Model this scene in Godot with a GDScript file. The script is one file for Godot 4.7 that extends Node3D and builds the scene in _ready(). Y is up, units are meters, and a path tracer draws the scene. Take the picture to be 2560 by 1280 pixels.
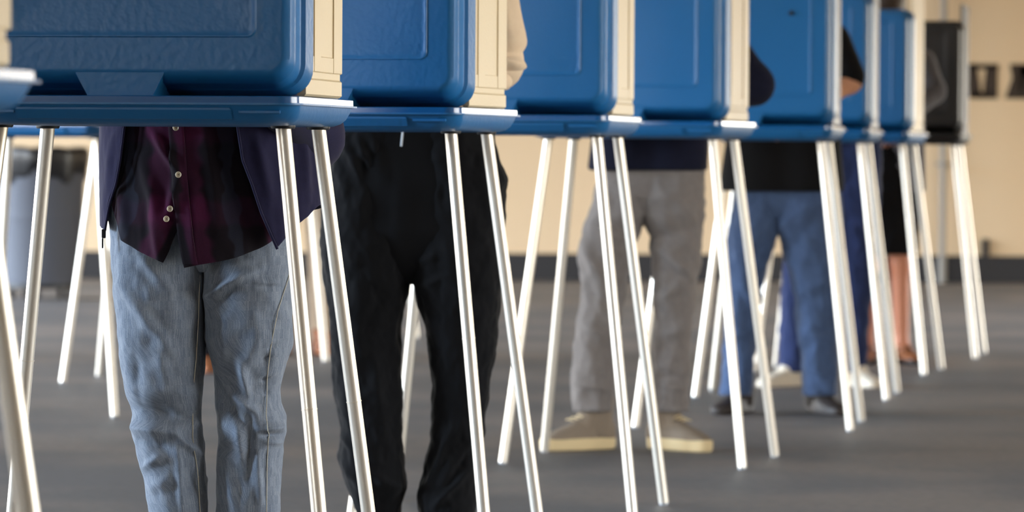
extends Node3D
# A hall with a long row of voting booths seen from behind, voters on their far side.

var M := {}
var used := {}
var rng := RandomNumberGenerator.new()
var head_mesh: ArrayMesh
var hand_mesh: ArrayMesh
var other_hand_mesh: ArrayMesh
var hair_mesh: ArrayMesh

func _ready() -> void:
	rng.seed = 7
	setup_camera_and_light()
	make_materials()
	build_hall()
	build_booths()
	build_people()
	build_small_things()

# ------------------------------------------------------------------ camera, sky, sun
func setup_camera_and_light() -> void:
	var cam := Camera3D.new()
	cam.name = "camera"
	var at := CameraAttributesPhysical.new()
	at.frustum_near = 0.1
	at.frustum_far = 300.0
	at.frustum_focal_length = 299.2
	at.frustum_focus_distance = 8.5
	at.exposure_aperture = 12.0
	cam.attributes = at
	cam.fov = 6.695
	cam.near = 0.1
	cam.far = 300.0
	cam.position = Vector3(0, 0.979, 0)
	cam.rotation_degrees = Vector3(-1.3685, 0, 0.312)
	add_child(cam)
	cam.current = true

	var sky_mat := ProceduralSkyMaterial.new()
	sky_mat.sky_top_color = Color(0.80, 0.88, 0.98)
	sky_mat.sky_horizon_color = Color(0.95, 0.92, 0.86)
	sky_mat.sky_curve = 0.18
	sky_mat.ground_bottom_color = Color(0.33, 0.33, 0.33)
	sky_mat.ground_horizon_color = Color(0.60, 0.62, 0.64)
	sky_mat.sky_energy_multiplier = 1.0
	var sky := Sky.new()
	sky.sky_material = sky_mat
	var env := Environment.new()
	env.background_mode = Environment.BG_SKY
	env.sky = sky
	env.background_energy_multiplier = 4.25
	env.tonemap_mode = Environment.TONE_MAPPER_LINEAR
	env.tonemap_exposure = 3.75
	env.sdfgi_enabled = true
	env.ssao_enabled = true
	env.ssil_enabled = true
	var we := WorldEnvironment.new()
	we.name = "world_environment"
	we.environment = env
	add_child(we)

	var sun := DirectionalLight3D.new()
	sun.name = "sun"
	sun.light_color = Color(0.78, 0.89, 1.0)
	sun.light_energy = 0.42
	sun.light_angular_distance = 12.0
	sun.shadow_enabled = true
	sun.sky_mode = DirectionalLight3D.SKY_MODE_LIGHT_ONLY
	add_child(sun)
	sun.look_at_from_position(Vector3(-10, 1.95, 0.9), Vector3.ZERO)

# ------------------------------------------------------------------ materials
func mat(key: String, c: Color, rough := 0.7, metal := 0.0, spec := 0.5) -> StandardMaterial3D:
	var m := StandardMaterial3D.new()
	m.resource_name = key
	m.albedo_color = c
	m.roughness = rough
	m.metallic = metal
	m.metallic_specular = spec
	M[key] = m
	return m

func c8(r: float, g: float, b: float) -> Color:
	return Color(r / 255.0, g / 255.0, b / 255.0)

func noise_image(sd: int, freq: float, size: int, octaves := 4) -> Image:
	var n := FastNoiseLite.new()
	n.seed = sd
	n.frequency = freq
	n.fractal_octaves = octaves
	n.noise_type = FastNoiseLite.TYPE_SIMPLEX_SMOOTH
	return n.get_seamless_image(size, size)

func bump(m: StandardMaterial3D, sd: int, freq: float, size: int, scale_cm: float, uv: float, oct := 3) -> void:
	m.heightmap_enabled = true
	m.heightmap_scale = scale_cm
	m.heightmap_texture = ImageTexture.create_from_image(noise_image(sd, freq, size, oct))
	m.uv1_triplanar = true
	m.uv1_scale = Vector3.ONE * uv

func make_materials() -> void:
	var b := mat("blue_plastic", c8(25, 99, 155), 0.42, 0.0, 0.5)
	bump(b, 3, 0.055, 256, 0.055, 4.0, 2)
	mat("blue_rim", c8(18, 84, 140), 0.2, 0.0, 0.6)
	var be := mat("beige_plastic", c8(202, 184, 150), 0.5)
	bump(be, 5, 0.09, 256, 0.03, 4.0, 2)
	mat("grey_wing", c8(112, 114, 126), 0.5)
	mat("dark_wing", c8(84, 82, 86), 0.55)
	mat("worktop", c8(178, 184, 190), 0.5)
	mat("aluminium", c8(226, 219, 206), 0.35, 0.6)
	mat("collar", c8(226, 216, 198), 0.3, 0.45)
	mat("black_plastic", c8(18, 18, 20), 0.5)
	mat("black_booth", c8(30, 27, 25), 0.5)
	mat("wall_cream", c8(214, 191, 159), 0.9)
	mat("wall_paint", c8(220, 184, 134), 0.9)
	mat("ceiling_paint", c8(188, 182, 170), 0.9)
	mat("baseboard", c8(34, 34, 38), 0.7)
	mat("letter_paint", c8(52, 42, 34), 0.8)
	mat("pipe_grey", c8(140, 136, 130), 0.6)
	mat("bounce_apron", c8(192, 168, 128), 0.95)  # tan chosen to bounce warm light in from the right side
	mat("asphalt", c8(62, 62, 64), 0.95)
	mat("bin_grey", c8(66, 69, 78), 0.7)
	mat("bag_black", c8(16, 16, 18), 0.35)
	mat("skin", c8(196, 140, 108), 0.55)
	mat("hair_brown", c8(52, 36, 26), 0.6)
	mat("sole_cream", c8(212, 190, 146), 0.8)
	mat("shoe_taupe", c8(128, 114, 98), 0.85)
	mat("shoe_dark", c8(44, 36, 32), 0.6)
	mat("shoe_white", c8(222, 210, 190), 0.7)
	mat("shoe_brown", c8(150, 92, 56), 0.6)
	mat("button", c8(190, 176, 150), 0.35)
	mat("thread", c8(176, 170, 154), 0.9)
	mat("zip", c8(30, 30, 36), 0.35, 0.6)

	# worn concrete: fine grain, broad stains
	var f := mat("concrete", Color.WHITE, 0.62)
	var im := Image.create(1024, 1024, false, Image.FORMAT_RGB8)
	var broad := noise_image(11, 0.004, 1024, 5)
	var fine := noise_image(12, 0.12, 1024, 3)
	for y in 1024:
		for x in 1024:
			var p := broad.get_pixel(x, y).r
			var q := fine.get_pixel(x, y).r
			var t := clampf((p - 0.5) * 2.2 + 0.5, 0, 1)
			var c := c8(78, 76, 76).lerp(c8(106, 97, 91), t)
			im.set_pixel(x, y, c * (0.9 + 0.2 * q))
	f.albedo_texture = ImageTexture.create_from_image(im)
	f.uv1_triplanar = true
	f.uv1_world_triplanar = true
	f.uv1_scale = Vector3(0.16, 0.16, 0.16)

	cloth("denim_light", c8(150, 157, 165), c8(82, 92, 108), 1)
	cloth("denim_blue", c8(84, 104, 138), c8(52, 66, 92), 1)
	cloth("denim_navy", c8(48, 60, 100), c8(34, 42, 72), 1)
	cloth("sweat_black", c8(15, 15, 17), c8(9, 9, 11), 0)
	cloth("chino_grey", c8(128, 122, 118), c8(106, 100, 97), 0)
	cloth("trouser_tan", c8(196, 180, 160), c8(176, 158, 138), 0)
	cloth("trouser_black", c8(28, 28, 32), c8(20, 20, 24), 0)
	cloth("knit_navy", c8(26, 28, 46), c8(18, 20, 34), 0)
	cloth("knit_black", c8(22, 21, 22), c8(14, 14, 15), 0)
	cloth("knit_grey", c8(96, 94, 98), c8(78, 76, 80), 0)
	cloth("coat_tan", c8(214, 192, 164), c8(200, 176, 148), 0)
	cloth("jacket_navy", c8(36, 34, 62), c8(26, 24, 46), 0)
	cloth("dress_black", c8(20, 19, 20), c8(14, 13, 14), 0)
	plaid()

func cloth(key: String, a: Color, b: Color, twill: int) -> void:
	var m := mat(key, Color.WHITE, 0.92, 0.0, 0.25)
	m.rim_enabled = true
	m.rim = 0.25 if a.v > 0.2 else 0.08
	m.rim_tint = 0.6
	var n := 256
	var im := Image.create(n, n, false, Image.FORMAT_RGB8)
	var g := noise_image(key.hash() % 1000, 0.02, n, 4)
	var r := RandomNumberGenerator.new()
	r.seed = 5
	var col := PackedFloat32Array()
	for x in n:
		col.append(r.randf())
	for y in n:
		for x in n:
			var t := r.randf() * 0.55 + g.get_pixel(x, y).r * 0.35
			if twill == 1:
				t = t * 0.55 + col[(x + (y / 20) * 37) % n] * 0.5 + (0.08 if (x + y) % 4 < 2 else 0.0)
			im.set_pixel(x, y, a.lerp(b, clampf(t, 0, 1)))
	m.albedo_texture = ImageTexture.create_from_image(im)
	m.uv1_scale = Vector3(4.2, 4.2, 1) if twill == 1 else Vector3(7, 7, 1)

func plaid() -> void:
	var m := mat("shirt_plaid", Color.WHITE, 0.95, 0.0, 0.2)
	m.rim_enabled = true
	m.rim = 0.3
	m.rim_tint = 0.7
	var n := 512
	var im := Image.create(n, n, false, Image.FORMAT_RGB8)
	var g := noise_image(31, 0.006, n, 1)
	var r := RandomNumberGenerator.new()
	r.seed = 9
	for y in n:
		for x in n:
			var w := (g.get_pixel(x, y).r - 0.5) * 0.10
			var u := fposmod(float(x) / n + w, 1.0)
			var v := fposmod(float(y) / n + w, 1.0)
			var a := smoothstep(0.05, 0.14, u) * (1.0 - smoothstep(0.34, 0.44, u))
			var b := smoothstep(0.1, 0.2, v) * (1.0 - smoothstep(0.42, 0.52, v))
			var d := smoothstep(0.62, 0.66, u) * (1.0 - smoothstep(0.78, 0.82, u))
			var c := c8(21, 15, 21).lerp(c8(76, 23, 56), clampf(a * 0.55 + b * 0.28, 0, 1))
			c = c.lerp(c8(44, 52, 66), d * 0.5)
			im.set_pixel(x, y, c * (0.85 + 0.3 * r.randf()))
	m.albedo_texture = ImageTexture.create_from_image(im)
	m.uv1_scale = Vector3(6.2, 6.2, 1)

# ------------------------------------------------------------------ nodes
func numbered(called: String) -> String:
	var k: int = used.get(called, 0)
	used[called] = k + 1
	return called if k == 0 else "%s_%03d" % [called, k]

func thing(called: String, label: String, category: String, pos: Vector3, yaw := 0.0, group := "") -> Node3D:
	var o := Node3D.new()
	o.name = numbered(called)
	add_child(o)
	o.position = pos
	o.rotation.y = yaw
	o.set_meta("label", label)
	o.set_meta("category", category)
	if group != "":
		o.set_meta("group", group)
	return o

func part(parent: Node, called: String, mesh: Mesh, m: Material, xf := Transform3D.IDENTITY) -> MeshInstance3D:
	var o := MeshInstance3D.new()
	o.name = called
	o.mesh = mesh
	o.transform = xf
	o.cast_shadow = GeometryInstance3D.SHADOW_CASTING_SETTING_ON
	for i in mesh.get_surface_count():
		o.set_surface_override_material(i, m)
	parent.add_child(o, true)
	return o

func structure(called: String, mesh: Mesh, m: Material) -> MeshInstance3D:
	var o := part(self, called, mesh, m)
	o.set_meta("kind", "structure")
	return o

# ------------------------------------------------------------------ mesh tools
# rows of points joined into a skin; with a crease angle the edges sharper than it stay hard
func grid(rows: Array, wrap := true, crease := 180.0) -> ArrayMesh:
	var R := rows.size()
	var base: PackedVector3Array = rows[0]
	var C := base.size()
	var W := C + 1 if wrap else C
	var P := PackedVector3Array()
	for row in rows:
		var rr: PackedVector3Array = row
		P.append_array(rr)
		if wrap:
			P.append(rr[0])
	var uv := PackedVector2Array()
	uv.resize(R * W)
	for i in R:
		var l := 0.0
		for j in W:
			if j > 0:
				l += P[i * W + j].distance_to(P[i * W + j - 1])
			uv[i * W + j] = Vector2(l, P[i * W + j].y)
	var mid := Vector3.ZERO
	for p in P:
		mid += p
	mid /= P.size()
	var FN := PackedVector3Array()
	FN.resize((R - 1) * (W - 1))
	var out_sum := 0.0
	for i in R - 1:
		for j in W - 1:
			var a := P[i * W + j]
			var b := P[i * W + j + 1]
			var c := P[(i + 1) * W + j + 1]
			var d := P[(i + 1) * W + j]
			var n := (c - a).cross(d - b)
			FN[i * (W - 1) + j] = n
			out_sum += n.dot((a + b + c + d) * 0.25 - mid)
	var flip := out_sum < 0.0
	if flip:
		for k in FN.size():
			FN[k] = -FN[k]
	var arr := []
	arr.resize(Mesh.ARRAY_MAX)
	if crease >= 180.0:
		var N := PackedVector3Array()
		N.resize(R * W)
		for i in R - 1:
			for j in W - 1:
				var n := FN[i * (W - 1) + j]
				N[i * W + j] += n
				N[i * W + j + 1] += n
				N[(i + 1) * W + j] += n
				N[(i + 1) * W + j + 1] += n
		if wrap:
			for i in R:
				var s := N[i * W] + N[i * W + W - 1]
				N[i * W] = s
				N[i * W + W - 1] = s
		for k in N.size():
			N[k] = N[k].normalized() if N[k].length() > 1e-14 else Vector3.UP
		var I := PackedInt32Array()
		for i in R - 1:
			for j in W - 1:
				var a := i * W + j
				var b := a + 1
				var d := a + W
				var c := d + 1
				if flip:
					I.append_array([a, b, c, a, c, d])
				else:
					I.append_array([a, c, b, a, d, c])
		arr[Mesh.ARRAY_VERTEX] = P
		arr[Mesh.ARRAY_NORMAL] = N
		arr[Mesh.ARRAY_TEX_UV] = uv
		arr[Mesh.ARRAY_INDEX] = I
	else:
		var lim := cos(deg_to_rad(crease))
		var V := PackedVector3Array()
		var N2 := PackedVector3Array()
		var U := PackedVector2Array()
		for i in R - 1:
			for j in W - 1:
				var own := FN[i * (W - 1) + j]
				if own.length() < 1e-14:
					continue
				var on := own.normalized()
				var corner := [[i, j], [i, j + 1], [i + 1, j + 1], [i + 1, j]]
				var ns := []
				for q in corner:
					var s := Vector3.ZERO
					for di in [-1, 0]:
						for dj in [-1, 0]:
							var fi: int = q[0] + di
							var fj: int = q[1] + dj
							if wrap:
								fj = posmod(fj, W - 1)
							if fi < 0 or fi >= R - 1 or fj < 0 or fj >= W - 1:
								continue
							var o := FN[fi * (W - 1) + fj]
							if o.length() > 1e-14 and o.normalized().dot(on) > lim:
								s += o
					ns.append(s.normalized())
				var order := [0, 1, 2, 0, 2, 3] if flip else [0, 2, 1, 0, 3, 2]
				for k in order:
					var q2: Array = corner[k]
					V.append(P[q2[0] * W + q2[1]])
					U.append(uv[q2[0] * W + q2[1]])
					N2.append(ns[k])
		arr[Mesh.ARRAY_VERTEX] = V
		arr[Mesh.ARRAY_NORMAL] = N2
		arr[Mesh.ARRAY_TEX_UV] = U
	var m := ArrayMesh.new()
	m.add_surface_from_arrays(Mesh.PRIMITIVE_TRIANGLES, arr)
	return m

func join(list: Array) -> ArrayMesh:
	var st := SurfaceTool.new()
	st.begin(Mesh.PRIMITIVE_TRIANGLES)
	for e in list:
		if e is Mesh:
			st.append_from(e, 0, Transform3D.IDENTITY)
		else:
			st.append_from(e[0], 0, e[1])
	return st.commit()

func rr(hx: float, hy: float, r: float, seg := 6) -> PackedVector2Array:
	var out := PackedVector2Array()
	var cs := [Vector2(hx - r, hy - r), Vector2(-hx + r, hy - r), Vector2(-hx + r, -hy + r), Vector2(hx - r, -hy + r)]
	for k in 4:
		for i in seg + 1:
			var a := (k + float(i) / seg) * PI / 2
			out.append(cs[k] + Vector2(cos(a), sin(a)) * r)
	return out

# stacked rounded rectangles, lying flat: [y, half x, half z, corner radius]
func stack(sections: Array, crease := 32.0, seg := 6) -> ArrayMesh:
	var rows := []
	var first: Array = sections[0]
	var last: Array = sections[-1]
	rows.append(flat_row(first[0], 0.001, 0.001, 0.0004, seg))
	for s in sections:
		rows.append(flat_row(s[0], s[1], s[2], s[3], seg))
	rows.append(flat_row(last[0], 0.001, 0.001, 0.0004, seg))
	return grid(rows, true, crease)

func flat_row(y: float, hx: float, hz: float, r: float, seg: int) -> PackedVector3Array:
	var o := PackedVector3Array()
	for p in rr(hx, hz, r, seg):
		o.append(Vector3(p.x, y, p.y))
	return o

# box with chamfered edges
func box(size: Vector3, at := Vector3.ZERO, ch := 0.002) -> ArrayMesh:
	var h := size * 0.5
	ch = minf(ch, minf(h.x, minf(h.y, h.z)) * 0.45)
	var rows := []
	for e in [[-h.y, 0.001, 0.001], [-h.y, h.x - ch, h.z - ch], [-h.y + ch, h.x, h.z], [h.y - ch, h.x, h.z], [h.y, h.x - ch, h.z - ch], [h.y, 0.001, 0.001]]:
		var o := PackedVector3Array()
		for s in [Vector2(1, 1), Vector2(-1, 1), Vector2(-1, -1), Vector2(1, -1)]:
			o.append(at + Vector3(s.x * e[1], e[0], s.y * e[2]))
		rows.append(o)
	return grid(rows, true, 20.0)

# lathe round y: [y, radius]
func lathe(profile: Array, seg := 24, crease := 35.0) -> ArrayMesh:
	var rows := []
	for e in profile:
		var o := PackedVector3Array()
		for j in seg:
			var a := TAU * j / seg
			o.append(Vector3(cos(a) * e[1], e[0], sin(a) * e[1]))
		rows.append(o)
	return grid(rows, true, crease)

func tube(pts: PackedVector3Array, r: float, seg := 6) -> ArrayMesh:
	var rows := []
	for i in pts.size():
		var t := (pts[mini(i + 1, pts.size() - 1)] - pts[maxi(i - 1, 0)]).normalized()
		var u := t.cross(Vector3.FORWARD if absf(t.z) < 0.9 else Vector3.RIGHT).normalized()
		var v := t.cross(u)
		var o := PackedVector3Array()
		for j in seg:
			var a := TAU * j / seg
			o.append(pts[i] + (u * cos(a) + v * sin(a)) * r)
		rows.append(o)
	return grid(rows, true)

# smooth union of tapered capsules [a, b, ra, rb], meshed as surface nets
func nets(prims: Array, cell: float, k: float, ylo := -10.0, yhi := 10.0) -> ArrayMesh:
	var lo := Vector3.INF
	var hi := -Vector3.INF
	for p in prims:
		var a: Vector3 = p[0]
		var b: Vector3 = p[1]
		var r: float = maxf(p[2], p[3]) + 2.0 * cell
		lo = lo.min(a.min(b) - Vector3.ONE * r)
		hi = hi.max(a.max(b) + Vector3.ONE * r)
	lo.y = maxf(lo.y, ylo - 2.5 * cell)
	hi.y = minf(hi.y, yhi + 2.5 * cell)
	var nx := int((hi.x - lo.x) / cell) + 2
	var ny := int((hi.y - lo.y) / cell) + 2
	var nz := int((hi.z - lo.z) / cell) + 2
	var F := PackedFloat32Array()
	F.resize(nx * ny * nz)
	F.fill(1.0)
	for p in prims:
		var a: Vector3 = p[0]
		var b: Vector3 = p[1]
		var ra: float = p[2]
		var rb: float = p[3]
		var ab := b - a
		var inv := 1.0 / maxf(ab.length_squared(), 1e-9)
		var reach := maxf(ra, rb) + k + 2.0 * cell
		var l := ((a.min(b) - Vector3.ONE * reach - lo) / cell).floor()
		var h := ((a.max(b) + Vector3.ONE * reach - lo) / cell).ceil()
		for z in range(maxi(0, int(l.z)), mini(nz, int(h.z) + 1)):
			for y in range(maxi(0, int(l.y)), mini(ny, int(h.y) + 1)):
				var at := (z * ny + y) * nx
				for x in range(maxi(0, int(l.x)), mini(nx, int(h.x) + 1)):
					var q := lo + Vector3(x, y, z) * cell
					var t := clampf((q - a).dot(ab) * inv, 0.0, 1.0)
					var d := q.distance_to(a + ab * t) - lerpf(ra, rb, t)
					var f := F[at + x]
					var w := maxf(k - absf(f - d), 0.0) / k
					F[at + x] = minf(f, d) - w * w * k * 0.25
	if ylo > -9.0 or yhi < 9.0:
		for z in nz:
			for y in ny:
				var yy := lo.y + y * cell
				var c := maxf(ylo - yy, yy - yhi)
				for x in nx:
					var at := (z * ny + y) * nx + x
					F[at] = maxf(F[at], c)
	var V := PackedVector3Array()
	var N := PackedVector3Array()
	var I := PackedInt32Array()
	var ids := {}
	var off := [0, 1, nx, nx + 1, nx * ny, nx * ny + 1, nx * ny + nx, nx * ny + nx + 1]
	for z in nz - 1:
		for y in ny - 1:
			for x in nx - 1:
				var at := (z * ny + y) * nx + x
				var mask := 0
				for c in 8:
					if F[at + off[c]] < 0.0:
						mask |= 1 << c
				if mask == 0 or mask == 255:
					continue
				var s := Vector3.ZERO
				var cnt := 0
				for e in [[0, 1], [2, 3], [4, 5], [6, 7], [0, 2], [1, 3], [4, 6], [5, 7], [0, 4], [1, 5], [2, 6], [3, 7]]:
					var e0: int = e[0]
					var e1: int = e[1]
					if (mask >> e0 & 1) != (mask >> e1 & 1):
						var f0 := F[at + off[e0]]
						var t := f0 / (f0 - F[at + off[e1]])
						var p0 := Vector3(e0 & 1, e0 >> 1 & 1, e0 >> 2 & 1)
						var p1 := Vector3(e1 & 1, e1 >> 1 & 1, e1 >> 2 & 1)
						s += p0.lerp(p1, t)
						cnt += 1
				ids[at] = V.size()
				V.append(lo + (Vector3(x, y, z) + s / cnt) * cell)
				var g := Vector3(
					F[at + 1] + F[at + nx + 1] + F[at + nx * ny + 1] + F[at + nx * ny + nx + 1] - F[at] - F[at + nx] - F[at + nx * ny] - F[at + nx * ny + nx],
					F[at + nx] + F[at + nx + 1] + F[at + nx * ny + nx] + F[at + nx * ny + nx + 1] - F[at] - F[at + 1] - F[at + nx * ny] - F[at + nx * ny + 1],
					F[at + nx * ny] + F[at + nx * ny + 1] + F[at + nx * ny + nx] + F[at + nx * ny + nx + 1] - F[at] - F[at + 1] - F[at + nx] - F[at + nx + 1])
				N.append(g.normalized())
	for z in range(1, nz - 1):
		for y in range(1, ny - 1):
			for x in range(1, nx - 1):
				var at := (z * ny + y) * nx + x
				if not ids.has(at):
					continue
				var inside := F[at] < 0.0
				for ax in [[1, nx, nx * ny], [nx, nx * ny, 1], [nx * ny, 1, nx]]:
					if inside == (F[at + ax[0]] < 0.0):
						continue
					var a: int = ids.get(at, -1)
					var b: int = ids.get(at - ax[1], -1)
					var c: int = ids.get(at - ax[1] - ax[2], -1)
					var d: int = ids.get(at - ax[2], -1)
					if a < 0 or b < 0 or c < 0 or d < 0:
						continue
					if inside:
						I.append_array([a, c, b, a, d, c])
					else:
						I.append_array([a, b, c, a, c, d])
	var uv := PackedVector2Array()
	for p in V:
		uv.append(Vector2(p.x + p.z, p.y))
	var arr := []
	arr.resize(Mesh.ARRAY_MAX)
	arr[Mesh.ARRAY_VERTEX] = V
	arr[Mesh.ARRAY_NORMAL] = N
	arr[Mesh.ARRAY_TEX_UV] = uv
	arr[Mesh.ARRAY_INDEX] = I
	var m := ArrayMesh.new()
	m.add_surface_from_arrays(Mesh.PRIMITIVE_TRIANGLES, arr)
	return m

# value of a table [[key, a, b], ...] at key
func look(tab: Array, key: float, col: int) -> float:
	var n := tab.size()
	var up: bool = tab[0][0] < tab[n - 1][0]
	for i in n - 1:
		var a: Array = tab[i]
		var b: Array = tab[i + 1]
		var k0: float = a[0]
		var k1: float = b[0]
		if (up and key <= k1) or (not up and key >= k1):
			var t := clampf((key - k0) / (k1 - k0), 0.0, 1.0) if absf(k1 - k0) > 1e-6 else 0.0
			return lerpf(a[col], b[col], t)
	return tab[n - 1][col]

func soft(tab: Array, key: float, col: int, w := 0.009) -> float:
	return (look(tab, key - w, col) + look(tab, key, col) * 2.0 + look(tab, key + w, col)) * 0.25

func fold_height(folds: Array, x: float, y: float) -> float:
	var h := 0.0
	var p := Vector2(x, y)
	for f in folds:
		var w: float = f[4]
		if y > maxf(f[1], f[3]) + 3.0 * w or y < minf(f[1], f[3]) - 3.0 * w:
			continue
		var a := Vector2(f[0], f[1])
		var ab := Vector2(f[2], f[3]) - a
		var raw := (p - a).dot(ab) / ab.length_squared()
		var t := clampf(raw, 0.0, 1.0)
		var d := p.distance_to(a + ab * t) / w
		if d < 3.0:
			h += f[5] * exp(-d * d) * (0.35 + 0.65 * sin(PI * t))
	return h

# ------------------------------------------------------------------ the hall
# piers, lintels and the doorways between them: [z from, z to, height]
func wall_with_openings(x0: float, x1: float, z0: float, z1: float, top: float, openings: Array) -> ArrayMesh:
	var list := []
	var z := z0
	var mx := (x0 + x1) / 2
	for o in openings:
		list.append(box(Vector3(x1 - x0, top, o[0] - z), Vector3(mx, top / 2, (o[0] + z) / 2), 0.01))
		list.append(box(Vector3(x1 - x0, top - o[2], o[1] - o[0]), Vector3(mx, (top + o[2]) / 2, (o[0] + o[1]) / 2), 0.01))
		z = o[1]
	list.append(box(Vector3(x1 - x0, top, z1 - z), Vector3(mx, top / 2, (z1 + z) / 2), 0.01))
	return join(list)

func build_hall() -> void:
	structure("floor", box(Vector3(14.6, 0.2, 48.0), Vector3(-0.7, -0.1, -10.6), 0.001), M.concrete)
	structure("ceiling", box(Vector3(14.6, 0.2, 48.0), Vector3(-0.7, 5.1, -10.6), 0.001), M.ceiling_paint)
	structure("wall_back", box(Vector3(14.6, 5.0, 0.3), Vector3(-0.7, 2.5, -33.45), 0.005), M.wall_cream)
	structure("wall_front", box(Vector3(14.6, 5.0, 0.3), Vector3(-0.7, 2.5, 12.25), 0.005), M.wall_paint)
	# unseen doorways on both sides, sized and placed to balance the daylight inside
	structure("wall_left", wall_with_openings(-8.0, -7.7, -33.3, 12.1, 5.0, [[-32.0, -20.5, 4.4], [-19.5, -14.0, 3.0], [-13.2, -7.6, 3.0], [1.0, 5.0, 4.4]]), M.wall_paint)
	structure("wall_right", wall_with_openings(6.3, 6.6, -33.3, 12.1, 5.0, [[-28.5, -20.5, 2.0], [-11.0, -5.0, 3.0]]), M.wall_paint)
	structure("baseboard_back", box(Vector3(14.0, 0.205, 0.03), Vector3(-0.7, 0.1025, -33.285), 0.004), M.baseboard)
	# added yards out of view: left kept dark, right tan for warm bounce
	structure("yard_low_bounce", box(Vector3(40.0, 0.2, 90.0), Vector3(-28.0, -0.12, -10.6), 0.001), M.asphalt)
	structure("yard_warm_bounce", box(Vector3(40.0, 0.2, 90.0), Vector3(26.6, -0.12, -10.6), 0.001), M.bounce_apron)

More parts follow.
